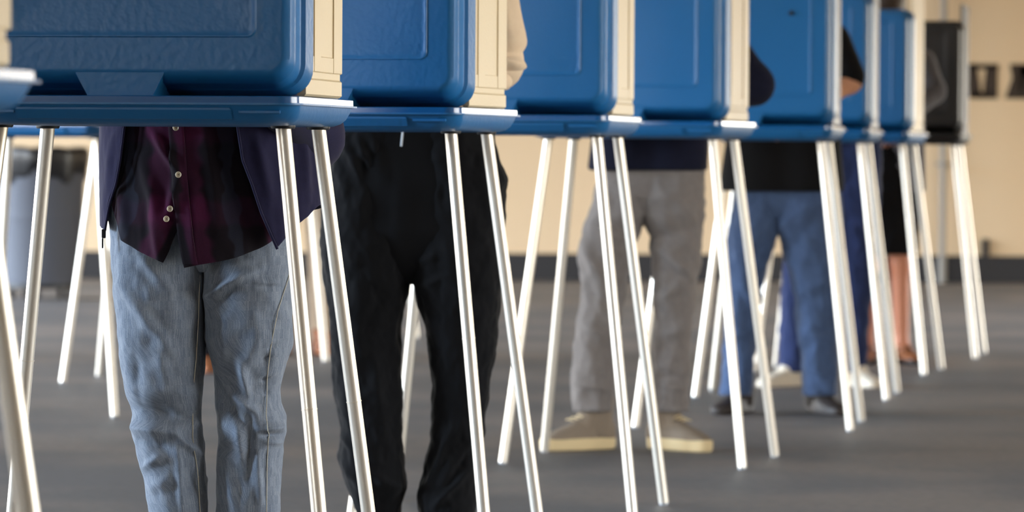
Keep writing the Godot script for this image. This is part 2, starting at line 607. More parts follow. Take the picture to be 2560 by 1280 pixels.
# ------------------------------------------------------------------ voting booths
func build_booth_proto() -> Node3D:
	var t := Node3D.new()
	t.name = "voting_booth"
	# tray: moulded shell with a flange, a smooth rim above it and the writing surface
	part(t, "tray", stack([[1.023, 0.272, 0.268, 0.05], [1.0245, 0.283, 0.279, 0.052], [1.029, 0.2945, 0.290, 0.054], [1.037, 0.303, 0.298, 0.054], [1.048, 0.308, 0.3065, 0.052], [1.0592, 0.311, 0.3135, 0.05], [1.0597, 0.3185, 0.321, 0.04], [1.0632, 0.3185, 0.321, 0.04], [1.0634, 0.30, 0.302, 0.03]]), M.blue_plastic)
	part(t, "rim", stack([[1.0632, 0.3118, 0.3143, 0.035], [1.0742, 0.3112, 0.3137, 0.034], [1.0755, 0.3095, 0.312, 0.033], [1.0757, 0.29, 0.29, 0.03]]), M.blue_rim)
	part(t, "worktop", box(Vector3(0.56, 0.003, 0.44), Vector3(0, 1.0768, -0.07), 0.001), M.worktop)
	part(t, "front_panel", box(Vector3(0.394, 0.026, 0.012), Vector3.ZERO, 0.003), M.blue_plastic, Transform3D(Basis(Vector3.RIGHT, 0.62), Vector3(-0.005, 1.0455, 0.3015)))
	for s in [-1.0, 1.0]:
		part(t, "grip_ridge", box(Vector3(0.075, 0.007, 0.008), Vector3(s * 0.243, 1.047, 0.3055), 0.002), M.blue_plastic)
	# lid standing upright as the privacy screen; its outer face looks at the camera
	var rows := []
	for e in [[0.176, 0.001, 1.35, 1.352, 0.0004], [0.176, 0.3165, 1.0762, 1.618, 0.05], [0.226, 0.3115, 1.0855, 1.614, 0.05], [0.230, 0.3035, 1.088, 1.606, 0.046], [0.236, 0.3005, 1.09, 1.603, 0.044], [0.272, 0.2985, 1.098, 1.601, 0.042], [0.277, 0.3025, 1.098, 1.605, 0.044], [0.290, 0.3015, 1.104, 1.604, 0.042], [0.301, 0.297, 1.110, 1.599, 0.038], [0.3065, 0.289, 1.117, 1.591, 0.03], [0.308, 0.281, 1.124, 1.583, 0.024],
			[0.308, 0.2375, 1.1795, 1.5665, 0.016], [0.3098, 0.2355, 1.1815, 1.5645, 0.016], [0.3098, 0.2325, 1.1845, 1.5615, 0.015], [0.3052, 0.2225, 1.1945, 1.5515, 0.011], [0.3052, 0.001, 1.35, 1.352, 0.0004]]:
		var o := PackedVector3Array()
		for p in rr(e[1], (e[3] - e[2]) / 2, e[4], 8):
			o.append(Vector3(p.x, p.y + (e[3] + e[2]) / 2, e[0]))
		rows.append(o)
	var lid := part(t, "lid", grid(rows, true, 30.0), M.blue_plastic)
	# hinge tab closing the undercut at the foot of the lid
	var tab_rows := []
	for e in [[1.070, 0.056, 0.296], [1.074, 0.059, 0.3035], [1.114, 0.080, 0.3065], [1.124, 0.083, 0.3065]]:
		tab_rows.append(PackedVector3Array([Vector3(e[1] - 0.012, e[0], e[2]), Vector3(-e[1] - 0.012, e[0], e[2]), Vector3(-e[1] - 0.018, e[0], 0.19), Vector3(e[1] - 0.006, e[0], 0.19)]))
	part(lid, "hinge_tab", grid(tab_rows, true, 25.0), M.blue_plastic)
	part(lid, "latch", lathe([[0, 0.001], [0, 0.009], [0.006, 0.008], [0.008, 0.001]], 12), M.black_plastic, Transform3D(Basis(Vector3.RIGHT, PI / 2), Vector3(0.165, 1.47, 0.3045)))
	# side wings shaped like fluted pilasters
	for s in [-1.0, 1.0]:
		var x: float = 0.302 * s
		var list := [box(Vector3(0.010, 0.575, 0.386), Vector3(x - 0.0075 * s, 1.41, -0.017), 0.002)]
		for z in [[0.180, 0.016], [0.048, 0.067], [-0.165, 0.090]]:
			list.append(box(Vector3(0.009, 0.575, z[1]), Vector3(x - 0.0045 * s, 1.41, z[0]), 0.002))
		list.append(box(Vector3(0.0074, 0.030, 0.384), Vector3(x - 0.0045 * s, 1.1378, -0.017), 0.004))
		var wing := part(t, "wing", join(list), M.beige_plastic)
		part(wing, "neck_moulding", box(Vector3(0.016, 0.018, 0.366), Vector3(x - 0.0085 * s, 1.1165, -0.006), 0.005), M.beige_plastic)
		part(wing, "base_moulding", box(Vector3(0.018, 0.034, 0.376), Vector3(x - 0.0075 * s, 1.0945, -0.010), 0.004), M.beige_plastic)
	# splayed tube legs, each with its socket and joint collar
	for q in [[1, 1], [1, -1], [-1, 1], [-1, -1]]:
		var top := Vector3(0.262 * q[0], 1.024, 0.180 if q[1] > 0 else -0.1775)
		var foot := Vector3(0.381 * q[0], 0.0, 0.276 if q[1] > 0 else -0.294)
		var ax := (top - foot).normalized()
		var len := top.distance_to(foot)
		var xr := ax.cross(Vector3.BACK).normalized()
		var xf := Transform3D(Basis(xr, ax, xr.cross(ax)), foot)
		var leg := part(t, "leg", lathe([[0.004, 0.001], [0.004, 0.011], [0.007, 0.0138], [len + 0.006, 0.0138], [len + 0.006, 0.001]], 28), M.aluminium, xf)
		part(leg, "joint_collar", lathe([[-0.0012, 0.0136], [-0.0009, 0.0146], [0.0009, 0.0146], [0.0012, 0.0136]], 28), M.collar, Transform3D(Basis.IDENTITY, Vector3(0, len * 0.52, 0)))
		part(leg, "foot_cap", lathe([[0.0, 0.001], [0.0, 0.010], [0.004, 0.0132], [0.009, 0.0132]], 20), M.worktop)
		part(t, "leg_socket", lathe([[0.0, 0.001], [0.0, 0.021], [0.003, 0.0225], [0.006, 0.0225]], 24), M.black_plastic, Transform3D(Basis.IDENTITY, top + Vector3(0, -0.006, 0)))
	return t

func build_booths() -> void:
	var proto := build_booth_proto()
	var near := "voting booths in the long right-hand row"
	var far := "voting booths in the farther left-hand row"
	# x, z, yaw in degrees, label, group, fractions of the joint up each leg, kind
	var list := [
		[-0.94, -5.15, -9.0, "blue voting booth nearest the camera, just its tray corner and one leg showing", near, [0.5, 0.5, 0.5, 0.5], 0],
		[-0.652, -8.152, -7.7, "sharp dark blue voting booth in front of the light jeans and plaid shirt", near, [0.50, 0.49, 0.5, 0.56], 0],
		[-0.355, -10.006, -12.5, "blue voting booth in front of the black sweatpants and tan sleeve", near, [0.55, 0.48, 0.5, 0.5], 0],
		[-0.001, -11.908, -10.2, "bright blue voting booth with no voter, third with a full beige wing", near, [0.555, 0.5, 0.5, 0.5], 0],
		[0.410, -13.857, -13.6, "blue voting booth in front of the grey trousers and cream-soled sneakers", near, [0.5, 0.5, 0.5, 0.5], 0],
		[0.858, -15.708, -8.5, "darker blue voting booth in front of the blue jeans and black top", near, [0.5, 0.5, 0.5, 0.5], 1],
		[1.155, -17.647, -9.4, "blurred narrow-looking blue booth in front of the navy jeans", near, [0.5, 0.5, 0.5, 0.5], 1],
		[1.515, -19.667, -13.3, "farthest blue voting booth, next to the black one", near, [0.5, 0.5, 0.5, 0.5], 0],
		[1.893, -21.256, -10.4, "black voting booth at the far end of the row", near, [0.5, 0.5, 0.5, 0.5], 2],
		[-1.716, -16.33, -19.0, "blurred voting booth at the left edge in front of the grey trash can", far, [0.5, 0.5, 0.5, 0.5], 0],
		[-1.452, -18.48, -10.0, "blurred background booth behind the light jeans, white left legs beside the jacket", far, [0.5, 0.5, 0.5, 0.5], 0],
		[-1.188, -20.57, -10.0, "blurred background booth whose leg shows between jeans and black sweatpants", far, [0.5, 0.5, 0.5, 0.5], 0],
		[-0.924, -22.66, -10.0, "blurred background booth whose foot shows between the black sweatpants legs", far, [0.5, 0.5, 0.5, 0.5], 0]]
	for e in list:
		var b: Node3D = proto.duplicate()
		b.name = numbered("voting_booth")
		add_child(b)
		b.position = Vector3(e[0], 0, e[1])
		b.rotation_degrees.y = e[2]
		b.set_meta("label", e[3])
		b.set_meta("category", "voting booth")
		b.set_meta("group", e[4])
		var k := 0
		for c in b.get_children():
			if c.name.begins_with("leg") and not c.name.begins_with("leg_socket"):
				var collar: MeshInstance3D = c.get_node("joint_collar")
				collar.position.y = 1.0350 * float(e[5][k])
				k += 1
			if e[6] == 1 and c.name.begins_with("wing"):
				repaint(c, M.grey_wing)
			if e[6] == 2 and not c.name.begins_with("leg"):
				repaint(c, M.dark_wing if c.name.begins_with("wing") else M.black_booth)
		if e[6] == 2:
			part(b, "carry_handle", box(Vector3(0.10, 0.045, 0.04), Vector3(-0.10, 1.636, 0.235), 0.012), M.hair_brown)
			b.position.y = 0.0
	proto.free()

func repaint(o: Node, m: Material) -> void:
	if o is MeshInstance3D:
		for i in o.mesh.get_surface_count():
			o.set_surface_override_material(i, m)
	for c in o.get_children():
		repaint(c, m)

# ------------------------------------------------------------------ people
func trouser_leg(tab: Array, cz: float, folds: Array, seg: int, dy: float, ruffle: float, sd: int, deep := 1.0) -> ArrayMesh:
	var n := FastNoiseLite.new()
	n.seed = sd
	n.frequency = 12.0
	n.fractal_octaves = 3
	var rows := []
	var y: float = tab[0][0]
	var low: float = tab[tab.size() - 1][0]
	var first: float = y
	while y > low - dy * 0.5:
		var cx := soft(tab, y, 1)
		var rx := soft(tab, y, 2)
		var rz := rx * deep
		var o := PackedVector3Array()
		for j in seg:
			var a := TAU * j / seg
			var ca := cos(a)
			var sa := sin(a)
			var px := signf(sa) * pow(absf(sa), 0.92)
			var pz := signf(ca) * pow(absf(ca), 0.92)
			var x := cx + rx * px
			var h := n.get_noise_3d(x * 1.2, y * 0.8, cz + rz * pz) * ruffle
			h += fold_height(folds, x, y) * clampf(ca * 2.0, 0.0, 1.0)
			if ca < 0.0:
				h += fold_height(folds, 2.0 * cx - x, y + 0.03) * clampf(-ca * 2.0, 0.0, 1.0)
			o.append(Vector3(x + sa * h, y, cz + rz * pz + ca * h))
		rows.append(o)
		y -= dy
	var cap := PackedVector3Array()
	var last: PackedVector3Array = rows[-1]
	var c := Vector3(look(tab, low, 1), low + 0.01, cz)
	for p in last:
		cap.append(p.lerp(c, 0.12) + Vector3(0, 0.004, 0))
	rows.append(cap)
	var cap2 := PackedVector3Array()
	for p in last:
		cap2.append(p.lerp(c, 0.15) + Vector3(0, 0.06, 0))
	rows.append(cap2)
	return grid(rows, true)

# hips and crotch joining the two legs
func seat(L: Array, R: Array, cz: float, crotch: float, folds: Array, deep: float) -> ArrayMesh:
	var rows := []
	var y: float = L[0][0]
	while y > crotch:
		var f := clampf((y - crotch) / 0.13, 0.0, 1.0)
		var xl := soft(L, y, 1) - soft(L, y, 2)
		var xr := soft(R, y, 1) + soft(R, y, 2)
		var inner := (soft(L, y, 1) + soft(R, y, 1)) / 2
		var c := lerpf(inner, (xl + xr) / 2, f)
		var hw := (xr - xl) / 2 * pow(f, 0.6) * 0.985
		var rz := (soft(L, y, 2) + soft(R, y, 2)) / 2 * deep * (0.25 + 0.75 * pow(f, 0.45)) * 0.985
		var o := PackedVector3Array()
		for j in 96:
			var a := TAU * j / 96
			var px := signf(sin(a)) * pow(absf(sin(a)), 0.75)
			var pz := signf(cos(a)) * pow(absf(cos(a)), 0.75)
			var x := c + hw * px
			o.append(Vector3(x, y, cz + rz * pz + fold_height(folds, x, y) * clampf(cos(a) * 2.0, 0.0, 1.0)))
		rows.append(o)
		y -= 0.006
	return grid(rows, true)

func surface_z(tab: Array, cz: float, folds: Array, deep: float, x: float, y: float) -> float:
	var t := clampf((x - soft(tab, y, 1)) / soft(tab, y, 2), -0.97, 0.97)
	return cz + soft(tab, y, 2) * deep * pow(cos(asin(t)), 0.92) + fold_height(folds, x, y) * clampf(cos(asin(t)) * 2.0, 0, 1)

# open sheet with thickness; P is rows of points, outward is the side of the normals
func sheet(rows: Array, thick: float) -> ArrayMesh:
	var out := []
	var R := rows.size()
	for i in R:
		var a: PackedVector3Array = rows[i]
		var n := a.size()
		var up: PackedVector3Array = rows[maxi(i - 1, 0)]
		var dn: PackedVector3Array = rows[mini(i + 1, R - 1)]
		var o := PackedVector3Array()
		var inner := PackedVector3Array()
		for j in n:
			var nn := (a[mini(j + 1, n - 1)] - a[maxi(j - 1, 0)]).cross(dn[j] - up[j]).normalized()
			if nn.dot(Vector3(a[j].x, 0, a[j].z)) < 0:
				nn = -nn
			o.append(a[j])
			inner.append(a[j] - nn * thick)
		inner.reverse()
		o.append_array(inner)
		out.append(o)
	var last: PackedVector3Array = out[-1]
	var end := PackedVector3Array()
	var m := last.size()
	for j in m:
		end.append((last[j] + last[m - 1 - j]) * 0.5 - Vector3(0, 0.001, 0))
	out.append(end)
	return grid(out, true)

func make_shared_body_parts() -> void:
	var h := [
		[Vector3(0, 0.150, -0.020), Vector3(0, 0.135, 0.022), 0.088, 0.078],
		[Vector3(0, 0.080, 0.015), Vector3(0, 0.045, 0.058), 0.060, 0.034],
		[Vector3(0, 0.112, 0.088), Vector3(0, 0.086, 0.108), 0.010, 0.014],
		[Vector3(-0.035, 0.138, 0.082), Vector3(0.035, 0.138, 0.082), 0.012, 0.012],
		[Vector3(-0.032, 0.117, 0.078), Vector3(-0.032, 0.117, 0.080), 0.012, 0.012],
		[Vector3(0.032, 0.117, 0.078), Vector3(0.032, 0.117, 0.080), 0.012, 0.012],
		[Vector3(-0.020, 0.058, 0.090), Vector3(0.020, 0.058, 0.090), 0.007, 0.007],
		[Vector3(-0.082, 0.125, -0.012), Vector3(-0.078, 0.092, -0.004), 0.013, 0.010],
		[Vector3(0.082, 0.125, -0.012), Vector3(0.078, 0.092, -0.004), 0.013, 0.010],
		[Vector3(0, -0.07, -0.025), Vector3(0, 0.06, -0.005), 0.060, 0.052]]
	head_mesh = nets(h, 0.008, 0.012)
	hair_mesh = nets([[Vector3(0, 0.168, -0.028), Vector3(0, 0.172, 0.018), 0.088, 0.078], [Vector3(0, 0.10, -0.055), Vector3(0, 0.16, -0.03), 0.062, 0.085], [Vector3(-0.06, 0.13, -0.02), Vector3(0.06, 0.13, -0.02), 0.035, 0.035]], 0.009, 0.02)
	var d := [[Vector3(-0.028, 0, 0.0), Vector3(-0.026, 0, 0.065), 0.020, 0.015], [Vector3(0.0, 0, 0.0), Vector3(0.0, 0, 0.07), 0.021, 0.015], [Vector3(0.026, 0, 0.0), Vector3(0.026, 0, 0.062), 0.020, 0.014], [Vector3(0, 0, -0.06), Vector3(0, 0, 0.0), 0.027, 0.026]]
	var k := 0
	for x in [-0.033, -0.011, 0.011, 0.032]:
		var l: float = [0.040, 0.046, 0.043, 0.032][k]
		var b := Vector3(x, 0.0, 0.075)
		var c := b + Vector3(x * 0.15, -0.012, l)
		var e := c + Vector3(0, -0.022, l * 0.55)
		d.append([b, c, 0.0095, 0.0088])
		d.append([c, e, 0.0088, 0.0075])
		k += 1
	d.append([Vector3(-0.035, -0.006, 0.005), Vector3(-0.062, -0.012, 0.04), 0.014, 0.011])
	d.append([Vector3(-0.062, -0.012, 0.04), Vector3(-0.056, -0.02, 0.072), 0.0105, 0.0085])
	hand_mesh = nets(d, 0.004, 0.006)
	var flip := Vector3(-1, 1, 1)
	var m := []
	for e in d:
		m.append([e[0] * flip, e[1] * flip, e[2], e[3]])
	other_hand_mesh = nets(m, 0.004, 0.006)

func shoe(parent: Node3D, at: Vector3, yaw: float, upper: Material, sole: Material, tall: float, sole_h: float, size := 1.0, puff := 1.0) -> void:
	var xf := Transform3D(Basis(Vector3.UP, yaw).scaled(Vector3.ONE * size), at)
	# z, half width, top of the upper
	var prof := [[-0.105, 0.012, 0.05], [-0.100, 0.028, 0.072], [-0.08, 0.036, 0.085], [-0.03, 0.037, 0.088], [0.02, 0.040, 0.080], [0.07, 0.046, 0.062], [0.12, 0.046, 0.050], [0.15, 0.038, 0.042], [0.172, 0.022, 0.032], [0.178, 0.010, 0.024]]
	var rows := []
	for e in prof:
		var o := PackedVector3Array()
		for j in 20:
			var a := TAU * j / 20
			var w: float = e[1]
			var hgt: float = e[2] * puff - sole_h
			o.append(Vector3(sin(a) * w, sole_h + maxf(0.0, cos(a)) * hgt - maxf(0.0, -cos(a)) * 0.004, e[0]))
		rows.append(o)
	var collar := nets([[Vector3(0, sole_h + 0.02, -0.045), Vector3(0, tall, -0.052), 0.046, 0.049], [Vector3(0, 0.06, 0.02), Vector3(0, tall - 0.02, -0.035), 0.038, 0.044]], 0.008, 0.01, sole_h, tall)
	var u := part(parent, "shoe", join([grid(rows, true), collar]), upper, xf)
	var srows := []
	for y in [[0.0005, 0.90], [0.004, 1.0], [sole_h * 0.6, 1.06], [sole_h, 1.03], [sole_h + 0.001, 0.9]]:
		var o := PackedVector3Array()
		for j in 36:
			var a := TAU * j / 36
			var z := 0.036 + sin(a) * 0.145
			var w := 0.048 * pow(absf(cos(a)), 0.7) * (0.84 if z < 0.02 else 1.0)
			o.append(Vector3(signf(cos(a)) * w * y[1], y[0], 0.036 + (z - 0.036) * (1.0 + (y[1] - 1.0) * 0.3)))
		srows.append(o)
	part(u, "sole", grid(srows, true, 40.0), sole)
	for z in [0.03, 0.05, 0.07]:
		part(u, "lace", tube(PackedVector3Array([Vector3(-0.022, 0.083 * puff - z * 0.22, z), Vector3(0, 0.091 * puff - z * 0.32, z + 0.006), Vector3(0.022, 0.083 * puff - z * 0.22, z)]), 0.0022), sole)

# o: legs (two tables), folds, trousers, top, hem, elbows, wrists, shoes ...
func person(label: String, at: Vector3, yaw: float, o: Dictionary) -> Node3D:
	var t := thing("person", label, "person", at, yaw, "voters standing at the booths")
	var L: Array = o.legs[0]
	var R: Array = o.legs[1]
	var sh_y: float = o.get("shoulder", 1.42)
	var lean: float = o.get("lean", 0.04)
	var shift: float = o.get("shift", 0.0)
	var eL: Vector3 = o.get("elbow_l", Vector3(-0.25, 1.15, 0.06))
	var eR: Vector3 = o.get("elbow_r", Vector3(0.25, 1.15, 0.06))
	var wL: Vector3 = o.get("wrist_l", Vector3(-0.11, 1.125, 0.27))
	var wR: Vector3 = o.get("wrist_r", Vector3(0.10, 1.125, 0.27))
	var sL := Vector3(shift - 0.175, sh_y - 0.02, lean)
	var sR := Vector3(shift + 0.175, sh_y - 0.02, lean)
	var hipy := 0.88
	var prims := []
	for q in [[L, -1.0], [R, 1.0]]:
		var tab: Array = q[0]
		var zc: float = o.get("cz", [0.0, 0.0])[0 if q[1] < 0 else 1]
		var lim: float = 0.036 if o.has("trousers") else 0.048
		var hip := Vector3(soft(tab, 0.80, 1) * 0.9, hipy, zc * 0.5)
		var knee := Vector3(soft(tab, 0.47, 1), 0.47, zc)
		var ankle := Vector3(soft(tab, 0.09, 1), 0.09, zc - 0.02)
		prims.append([hip, knee, 0.064, lim])
		prims.append([knee, ankle, lim, 0.032])
		prims.append([ankle, ankle + Vector3(0, -0.05, 0.02), 0.030, 0.024])
	prims.append([Vector3(-0.06, 0.93, 0), Vector3(0.06, 0.93, 0), 0.078, 0.078])
	prims.append([Vector3(shift * 0.5, 1.0, 0), Vector3(shift, 1.30, lean * 0.6), 0.085, 0.092])
	prims.append([sL, sR, 0.062, 0.062])
	var neck := Vector3(shift, sh_y + 0.06, lean + 0.02)
	prims.append([Vector3(shift, sh_y - 0.06, lean), neck + Vector3(0, 0.03, 0.01), 0.07, 0.052])
	for q in [[sL, eL, wL], [sR, eR, wR]]:
		prims.append([q[0], q[1], 0.048, 0.040])
		prims.append([q[1], q[2], 0.040, 0.027])
	var pieces := [nets(prims, 0.015, 0.03)]
	var head_xf := Transform3D(Basis(Vector3.RIGHT, 0.45), neck + Vector3(0, 0.045, 0.0))
	pieces.append([head_mesh, head_xf])
	for q in [[eL, wL, -1.0], [eR, wR, 1.0]]:
		var dir: Vector3 = (q[1] - q[0]).normalized()
		var xr := Vector3.UP.cross(dir).normalized()
		pieces.append([hand_mesh if q[2] > 0.0 else other_hand_mesh, Transform3D(Basis(xr, dir.cross(xr).normalized(), dir), q[1] + dir * 0.05)])
	part(t, "body", join(pieces), o.get("skin", M.skin))
	part(t, "hair", hair_mesh, M.hair_brown, head_xf)
	# upper clothing with sleeves
	var hem: float = o.hem
	var r: float = o.get("bulk", 0.0)
	var tp := [
		[Vector3(shift * 0.3 - 0.075, hem - 0.05, 0.0), Vector3(shift - 0.07, 1.32, lean), 0.112 + r, 0.112],
		[Vector3(shift * 0.3 + 0.075, hem - 0.05, 0.0), Vector3(shift + 0.07, 1.32, lean), 0.112 + r, 0.112],
		[sL + Vector3(0.02, -0.005, 0), sR + Vector3(-0.02, -0.005, 0), 0.076, 0.076]]
	var arms := []
	for q in [[sL, eL, wL, o.get("sleeve_l", 0.9)], [sR, eR, wR, o.get("sleeve_r", 0.9)]]:
		var f: float = q[3]
		arms.append([q[0], q[1] if f > 0.0 else q[0].lerp(q[1], 1.0 + f), 0.066, 0.060 + minf(r, 0.015) * 0.3])
		if f > 0.0:
			arms.append([q[1], q[1].lerp(q[2], f), 0.060 + minf(r, 0.015) * 0.3, 0.044])
	part(t, o.get("top_name", "sweater"), join([nets(tp, 0.0125, 0.035, hem, 2.0), nets(arms, 0.0125, 0.03)]), o.top)
	# trousers
	if o.has("trousers"):
		var hi: bool = o.get("fine", false)
		var seg := 150 if hi else 64
		var dy := 0.0038 if hi else 0.009
		var ruf: float = o.get("ruffle", 0.006)
		var deep: float = o.get("deep", 1.0)
		var cz: Array = o.get("cz", [0.0, 0.0])
		part(t, "trousers", join([trouser_leg(L, cz[0], o.folds, seg, dy, ruf, 3, deep), trouser_leg(R, cz[1], o.folds, seg, dy, ruf, 8, deep), seat(L, R, (cz[0] + cz[1]) / 2, o.get("crotch", 0.73), o.folds, deep)]), o.trousers)
	for q in o.shoes:
		shoe(t, Vector3(q[0], 0.0, q[1]), deg_to_rad(q[2]), o.shoe_mat, o.sole_mat, o.get("shoe_tall", 0.10), o.get("sole_h", 0.024), o.get("shoe_size", 1.0), o.get("puff", 1.0))
	return t

func build_people() -> void:
	make_shared_body_parts()
	voter_in_jeans()
	voter_in_black()
	voter_in_grey()
	voters_farther()

func voter_in_jeans() -> void:
	var L := [[1.0, -0.095, 0.095], [0.902, -0.097, 0.095], [0.83, -0.091, 0.092], [0.798, -0.09, 0.092], [0.766, -0.089, 0.092], [0.719, -0.084, 0.091], [0.665, -0.082, 0.090], [0.574, -0.080, 0.086], [0.502, -0.074, 0.079], [0.466, -0.068, 0.069], [0.459, -0.066, 0.067], [0.43, -0.069, 0.071], [0.423, -0.069, 0.072], [0.394, -0.064, 0.069], [0.369, -0.059, 0.067], [0.329, -0.051, 0.061], [0.257, -0.044, 0.058], [0.14, -0.040, 0.060], [0.045, -0.040, 0.064]]
	var R := [[1.0, 0.088, 0.09], [0.903, 0.089, 0.088], [0.831, 0.091, 0.089], [0.767, 0.091, 0.088], [0.72, 0.091, 0.090], [0.691, 0.092, 0.089], [0.611, 0.095, 0.088], [0.575, 0.097, 0.082], [0.54, 0.095, 0.073], [0.503, 0.092, 0.064], [0.474, 0.095, 0.066], [0.449, 0.101, 0.07], [0.42, 0.102, 0.07], [0.395, 0.1, 0.065], [0.359, 0.098, 0.065], [0.323, 0.097, 0.064], [0.258, 0.094, 0.062], [0.14, 0.092, 0.062], [0.045, 0.092, 0.066]]
	var folds := [[-0.153, 0.71, -0.053, 0.58, 0.0126, 0.007], [-0.117, 0.769, -0.058, 0.706, 0.011, 0.005], [-0.077, 0.58, -0.061, 0.517, 0.0142, 0.005], [-0.128, 0.564, -0.116, 0.501, 0.0095, -0.004], [-0.124, 0.468, -0.017, 0.445, 0.0126, -0.010], [-0.116, 0.505, -0.002, 0.497, 0.0205, 0.006], [-0.137, 0.428, -0.048, 0.421, 0.011, 0.008], [-0.119, 0.402, -0.056, 0.384, 0.0095, -0.006], [-0.048, 0.418, 0.007, 0.367, 0.0071, 0.006], [-0.017, 0.454, 0.011, 0.415, 0.0063, 0.004], [-0.04, 0.383, -0.032, 0.265, 0.0079, 0.005], [-0.115, 0.343, -0.076, 0.371, 0.0079, 0.005], [-0.017, 0.351, 0.0, 0.296, 0.0063, -0.004], [-0.103, 0.304, -0.048, 0.328, 0.011, 0.004],
		[0.015, 0.687, 0.084, 0.731, 0.0071, 0.007], [0.021, 0.663, 0.072, 0.705, 0.0055, -0.004], [0.052, 0.711, 0.123, 0.745, 0.0095, 0.005], [0.112, 0.717, 0.164, 0.716, 0.003, 0.0025], [0.116, 0.71, 0.163, 0.709, 0.0036, -0.002], [0.057, 0.644, 0.049, 0.541, 0.0126, 0.004], [0.116, 0.612, 0.085, 0.518, 0.0142, 0.006], [0.083, 0.561, 0.099, 0.486, 0.0079, 0.008], [0.065, 0.498, 0.117, 0.455, 0.0095, 0.008], [0.054, 0.486, 0.093, 0.427, 0.0079, -0.005], [0.124, 0.415, 0.171, 0.414, 0.004, -0.007], [0.125, 0.426, 0.174, 0.431, 0.0063, 0.006], [0.133, 0.4, 0.169, 0.397, 0.0047, 0.004], [0.105, 0.455, 0.099, 0.328, 0.0079, -0.006], [0.078, 0.439, 0.086, 0.376, 0.011, 0.006], [0.054, 0.368, 0.071, 0.265, 0.0095, 0.004], [0.117, 0.376, 0.122, 0.265, 0.0079, 0.004],
		[0.138, 0.587, 0.154, 0.595, 0.004, -0.004], [0.128, 0.565, 0.142, 0.571, 0.004, -0.004], [0.123, 0.524, 0.136, 0.527, 0.004, -0.004], [0.147, 0.644, 0.159, 0.651, 0.004, -0.003], [0.133, 0.498, 0.139, 0.494, 0.004, -0.003], [0.157, 0.345, 0.169, 0.337, 0.004, -0.003]]
	for f in folds:
		f[5] *= 1.9
	var t := person("person in light blue jeans, purple plaid shirt and open navy jacket", Vector3(-0.619, 0, -8.72), 0.0, {
		"legs": [L, R], "folds": folds, "trousers": M.denim_light, "fine": true, "ruffle": 0.006, "top": M.jacket_navy, "top_name": "jacket", "hem": 1.03, "bulk": 0.012, "lean": 0.03,
		"elbow_l": Vector3(-0.225, 1.12, 0.05), "elbow_r": Vector3(0.215, 1.005, -0.01), "wrist_r": Vector3(0.12, 1.125, 0.26),
		"shoes": [[-0.045, -0.01, -8.0], [0.092, 0.0, 10.0]], "shoe_mat": M.shoe_dark, "sole_mat": M.black_plastic})
	var tr: MeshInstance3D = t.get_node("trousers")
	for q in [[R, [[0.181, 0.762], [0.175, 0.723], [0.156, 0.66], [0.143, 0.589], [0.135, 0.525], [0.134, 0.454], [0.139, 0.415], [0.136, 0.367], [0.135, 0.265], [0.134, 0.06]]], [L, [[0.0, 0.73], [-0.002, 0.643], [-0.006, 0.564], [-0.013, 0.485], [-0.012, 0.406], [-0.003, 0.343], [0.002, 0.264], [0.004, 0.06]]]]:
		var pts := PackedVector3Array()
		var path: Array = q[1]
		for i in path.size() - 1:
			for s in 14:
				var f := s / 14.0
				var x := lerpf(path[i][0], path[i + 1][0], f)
				var y := lerpf(path[i][1], path[i + 1][1], f)
				pts.append(Vector3(x, y, surface_z(q[0], 0.0, folds, 1.0, x, y) + 0.0035))
		part(tr, "seam", tube(pts, 0.0010, 5), M.thread)
	# plaid shirt hanging loose: two fronts with rounded tails
	var torso := [0.195, 0.132]
	var hem_l := [[-0.20, 0.90], [-0.186, 0.879], [-0.176, 0.844], [-0.16, 0.8], [-0.128, 0.781], [-0.097, 0.768], [-0.064, 0.757], [-0.03, 0.757]]
	var in_l := [[1.10, -0.04], [1.022, -0.04], [0.904, -0.035], [0.864, -0.033], [0.825, -0.038], [0.781, -0.054], [0.757, -0.065]]
	var hem_r := [[-0.06, 0.748], [-0.024, 0.748], [0.006, 0.754], [0.053, 0.762], [0.084, 0.77], [0.124, 0.786], [0.155, 0.806], [0.179, 0.834], [0.194, 0.865]]
	var in_r := [[1.10, -0.057], [1.022, -0.055], [0.943, -0.049], [0.864, -0.042], [0.809, -0.036], [0.77, -0.029], [0.748, -0.024]]
	var sf := [[-0.09, 1.02, -0.035, 0.93, 0.008, 0.012], [-0.11, 0.96, -0.06, 0.80, 0.014, 0.012], [-0.155, 0.93, -0.14, 0.80, 0.012, 0.010], [-0.035, 0.93, -0.06, 0.84, 0.010, 0.010], [-0.09, 0.86, -0.075, 0.76, 0.010, 0.009], [0.02, 1.0, 0.05, 0.80, 0.016, 0.009], [0.06, 1.02, 0.11, 0.86, 0.016, 0.010], [0.0, 0.92, -0.005, 0.76, 0.012, 0.006], [0.1, 0.9, 0.13, 0.80, 0.014, 0.008]]
	var shirt := part(t, "shirt", front_panel(in_l, hem_l, torso, 0.0, -1.0, 0.0, sf, 0.80, 0.002), M.shirt_plaid)
	part(t, "shirt", front_panel(in_r, hem_r, torso, 0.0, 1.0, 0.005, sf, 0.80, 0.002), M.shirt_plaid)
	# button band along the edge of the front
	var band := []
	for i in 60:
		var y := lerpf(1.10, 0.755, i / 59.0)
		var x0 := look(in_r, y, 1) - 0.001
		var o := PackedVector3Array()
		for j in 7:
			var x := x0 + 0.030 * j / 6.0
			o.append(Vector3(x, y, torso_z(torso, x) + 0.009 + fold_height(sf, x, y)))
		band.append(o)
	part(shirt, "button_band", sheet(band, 0.0025), M.shirt_plaid)
